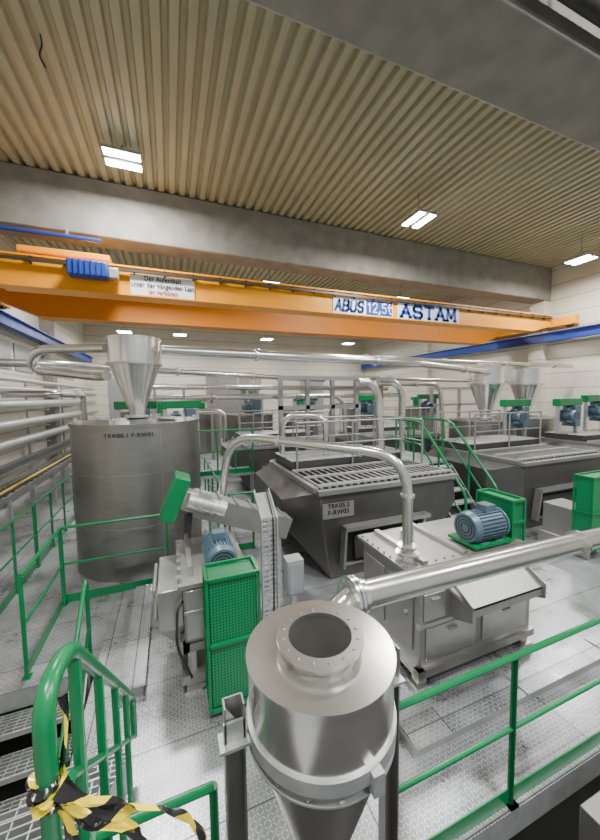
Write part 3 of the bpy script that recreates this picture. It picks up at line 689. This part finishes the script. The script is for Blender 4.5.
for l,rz,bs in (((2.9,12.6,2.7),0,0),((.3,10.2,2.5),.1,0),((9.95,7.1,2.4),0,0),((11.6,6.6,2.40),0,1.675),((7.2,11.1,2.6),.2,1.675),((-.9,10.5,2.5),0,0),((5.6,13.6,2.6),0,0),((11.2,12.2,2.6),0,0),((13.0,6.6,2.5),0,1.675)):
    drive(l,rz,'green belt guard over a blue motor on a stand',bs)
def vat(loc,r,h,label):
    t=thing('process_vat',loc,label,'vat','cylindrical process vats')
    b=nb(); rev(b,[(0,0),(r,0),(r,h),(r+.03,h),(r+.03,h+.05),(0,h+.12)],seg=40); mk(b,'shell',TANKM,t)
    b=nb(); cyl(b,(0,0,h+.1),(0,0,h+.45),.18,seg=20); box(b,(0,0,h+.5),(.5,.3,.16)); mk(b,'agitator_drive',GREEN,t)
for p in ((-.3,14.0),(1.6,18.5),(6.0,15.4),(9.2,14.5),(12.5,14.5),(-1.5,19)): vat((p[0],p[1],0),.95,2.2,'round stainless vat with green agitator drive')
# ---------------------------------------------------------------- crane
t=thing('bridge_crane',(5.2,9.9,5.3),'orange double girder bridge crane spanning the hall','crane')
def girder(y,zb,m):
    b=nb(); x0,x1=-9.55,9.55
    hull(b,[(x,y+e,z) for e in (0,.42) for x,z in ((x0,.75),(x1,.75),(x0,.35),(x1,.35),(x0+1.0,zb),(x1-1.0,zb))])
    bb(b,(x0,y-.05,.74),(x1,y+.47,.78)); bb(b,(x0+1,y-.05,zb-.02),(x1-1,y+.47,zb+.01))
    return mk(b,'girder',m,t)
girder(-.75,.10,ORANGE); girder(1.55,-.06,ORANGE_SHADE)
for y in (-.55,1.75):
    b=nb(); bb(b,(-9.5,y-.05,.78),(9.5,y+.05,.84)); mk(b,'trolley_rail',GALV,t)
b=nb(); bb(b,(-9.5,-.86,.62),(9.5,-.8,.68)); 
for k in range(28): bb(b,(-9.3+k*.68,-.84,.58),(-9.26+k*.68,-.74,.74))
mk(b,'festoon_rail',DSTEEL,t)
for x in (-9.62,9.75):
    b=nb(); bb(b,(x-.14,-1.6,.30),(x+.14,2.6,.66)); mk(b,'end_carriage',ORANGE,t,bevel=.02)
    for y in (-1.35,2.35):
        b=nb(); cyl(b,(x-.07,y,.39),(x+.07,y,.39),.17,seg=20); mk(b,'wheel',BLACK,t)
b=nb(); bb(b,(-8.2,-.7,.86),(-6.4,1.85,1.0)); bb(b,(-8.0,-.3,1.0),(-6.6,.6,1.15)); mk(b,'trolley_frame',ORANGE,t,bevel=.02)
b=nb(); cyl(b,(-7.9,.45,.62),(-6.7,.45,.62),.28,seg=28); cyl(b,(-8.1,.45,.62),(-7.9,.45,.62),.33,seg=28); mk(b,'rope_drum',GALV,t)
o=nb(); bb(o,(-7.2,-1.12,.34),(-6.4,-.82,.70)); m1=mk(o,'hoist_motor',BLUER,t,bevel=.04)
b=nb(); 
for k in range(7): bb(b,(-7.17+k*.11,-1.14,.36),(-7.14+k*.11,-1.11,.68))
mk(b,'cooling_fins',BLUER,m1)
b=nb(); bb(b,(-6.4,-1.02,.38),(-6.2,-.82,.62)); mk(b,'gear_case',GALV,t,bevel=.02)
yf=-.765
def sign(x0,x1,z0,z1,m=WHITE):
    b=nb(); bb(b,(x0,yf-.01,z0),(x1,yf+.012,z1)); return mk(b,'sign_plate',m,t)
sign(-5.98,-4.50,.12,.61)
for i,(s,mm) in enumerate((('Der Aufenthalt',INK),('unter der hängenden Last',INK),('ist verboten',REDI))):
    text(t,'sign_text',s,.165,(-5.24,yf-.02,.525-i*.155),FRONT,mm,.002,sx=.78,bold=.0025)
sign(-.5,1.66,.12,.60)
b=nb(); bb(b,(.66,yf-.014,.14),(1.64,yf-.0,.58)); mk(b,'sign_panel',NAVY,t)
strokes(t,'ABUS',-.43,.20,yf-.022,.18,.31,.08,.078,NAVY,shear=.15)
strokes(t,'12,5t',.70,.23,yf-.022,.145,.28,.07,.042,WHITE)
sign(1.86,4.52,.10,.64,PALEB)
strokes(t,'ASTAM',2.01,.18,yf-.022,.36,.38,.13,.105,NAVY,serif=True)
for x in (-4.42,14.95):
    t=thing('crane_runway',(x,10,5.20),'blue steel crane runway beam along the wall','runway beam','crane runways')
    b=nb(); bb(b,(-.13,-14,.20),(.13,14,.23)); bb(b,(-.13,-14,-.14),(.13,14,-.11)); bb(b,(-.02,-14,-.11),(.02,14,.2)); mk(b,'beam',BLUER,t)
    b=nb(); bb(b,(-.03,-14,.23),(.03,14,.27)); mk(b,'rail',GALV,t)
t=thing('power_conduit',(-3.6,9.5,6.72),'blue power conduit fixed under the concrete beam','conduit')
b=nb(); cyl(b,(-1.1,0,0),(2.2,0,0),.05,seg=12); mk(b,'tube',BLUER,t)
for x in (-.8,1.5):
    b=nb(); bb(b,(x-.02,-.02,.0),(x+.02,.1,.2)); mk(b,'hanger',GALV,t)
for i,(y,z) in enumerate(((2.38,6.98),(2.1,6.80))):
    t=thing('overhead_duct',(9,y,z),'dark insulated pipe hanging below the ceiling','pipe','dark overhead pipes')
    b=nb(); cyl(b,(-6.8,0,0),(6.2,0,0),.10,seg=16); mk(b,'pipe_run',BLACK,t)
    for k in range(5):
        b=nb(); bb(b,(-5+k*2.4,-.01,0),(-4.97+k*2.4,.01,8.2-z)); mk(b,'hanger',GALV,t)
# ---------------------------------------------------------------- lamps
def lampf(loc,rz,power=230,label='twin bar LED high bay lamp glowing white'):
    t=thing('high_bay_lamp',loc,label,'lamp','LED high bay lamps',rz)
    for s in (-.17,.17):
        b=nb(); bb(b,(-.36,s-.11,0),(.36,s+.11,.06)); h=mk(b,'lamp_housing',GALV,t,bevel=.01)
        b=nb(); bb(b,(-.34,s-.09,-.02),(.34,s+.09,.0)); mk(b,'led_diffuser',LAMP,h)
    b=nb(); top=8.2-loc[2]
    tube(b,[(-.2,0,.05),(0,0,.28),(.2,0,.05)],.008,6); tube(b,[(0,0,.26 if top>.4 else .06),(0,0,top)],.008,6); mk(b,'suspension_wire',BLACK,t)
    ld=bpy.data.lights.new('lamp_light','AREA'); ld.shape='RECTANGLE'; ld.size=.8; ld.size_y=.5; ld.energy=power*1.95; ld.color=(.99,.985,.96)
    lo=bpy.data.objects.new('lamp_light',ld); COL.objects.link(lo); lo.parent=t; lo.location=(0,0,-.04)
L0=[((-.72,8.15,7.9),0,230),((6.3,7.3,7.5),math.pi/2,230),((13.2,7.3,7.4),math.pi/2,200),
    ((-.9,.2,7.7),0,210),((4.6,.2,7.7),0,210),((9.5,.3,7.7),0,230),((2.6,-2.4,7.7),0,170),  # unseen lamps above and behind the camera, added as fill light
    ((-2.0,13.4,7.5),0,170),((4.0,13.4,7.5),0,170),((10.5,13.4,7.5),0,170),((-2.2,21,6.6),0,90),((.7,21,6.6),0,90),((6,21,6.6),0,90),((12,21,6.6),0,90)]
for l,r,p in L0: lampf(l,r,p)
t=thing('hanging_cable',(-1.55,6.2,8.2),'thin black cable hanging from the ceiling sheets','cable')
b=nb(); tube(b,[(0,0,0),(.02,0,-.15),(-.05,.05,-.25),(.03,.05,-.4)],.012,6,rad=.1); mk(b,'cable',BLACK,t)
t=thing('switch_cabinet',(2.86,.93,-2.5),'grey switch cabinet below the walkway edge','cabinet')
b=nb(); bb(b,(-.32,-.3,0),(.6,.33,2.55)); mk(b,'body',MSTEEL,t,bevel=.01)
b=nb(); bb(b,(-.28,-.32,.05),(.58,-.3,2.5)); mk(b,'door',GREYP,t)
# ---------------------------------------------------------------- world + camera
w=bpy.data.worlds.new('w'); S.world=w; w.use_nodes=True
w.node_tree.nodes['Background'].inputs[0].default_value=(.9,.95,1,1); w.node_tree.nodes['Background'].inputs[1].default_value=.65
cd=bpy.data.cameras.new('camera'); co=bpy.data.objects.new('camera',cd); COL.objects.link(co)
cd.sensor_fit='VERTICAL'; cd.sensor_height=36; cd.lens=36*331/840; cd.clip_start=.02
r=math.radians
co.matrix_world=Matrix.Translation((0,0,2.9))@Matrix.Rotation(r(-21.4),4,'Z')@Matrix.Rotation(r(90-4.1),4,'X')@Matrix.Rotation(r(-.75),4,'Z')
S.camera=co
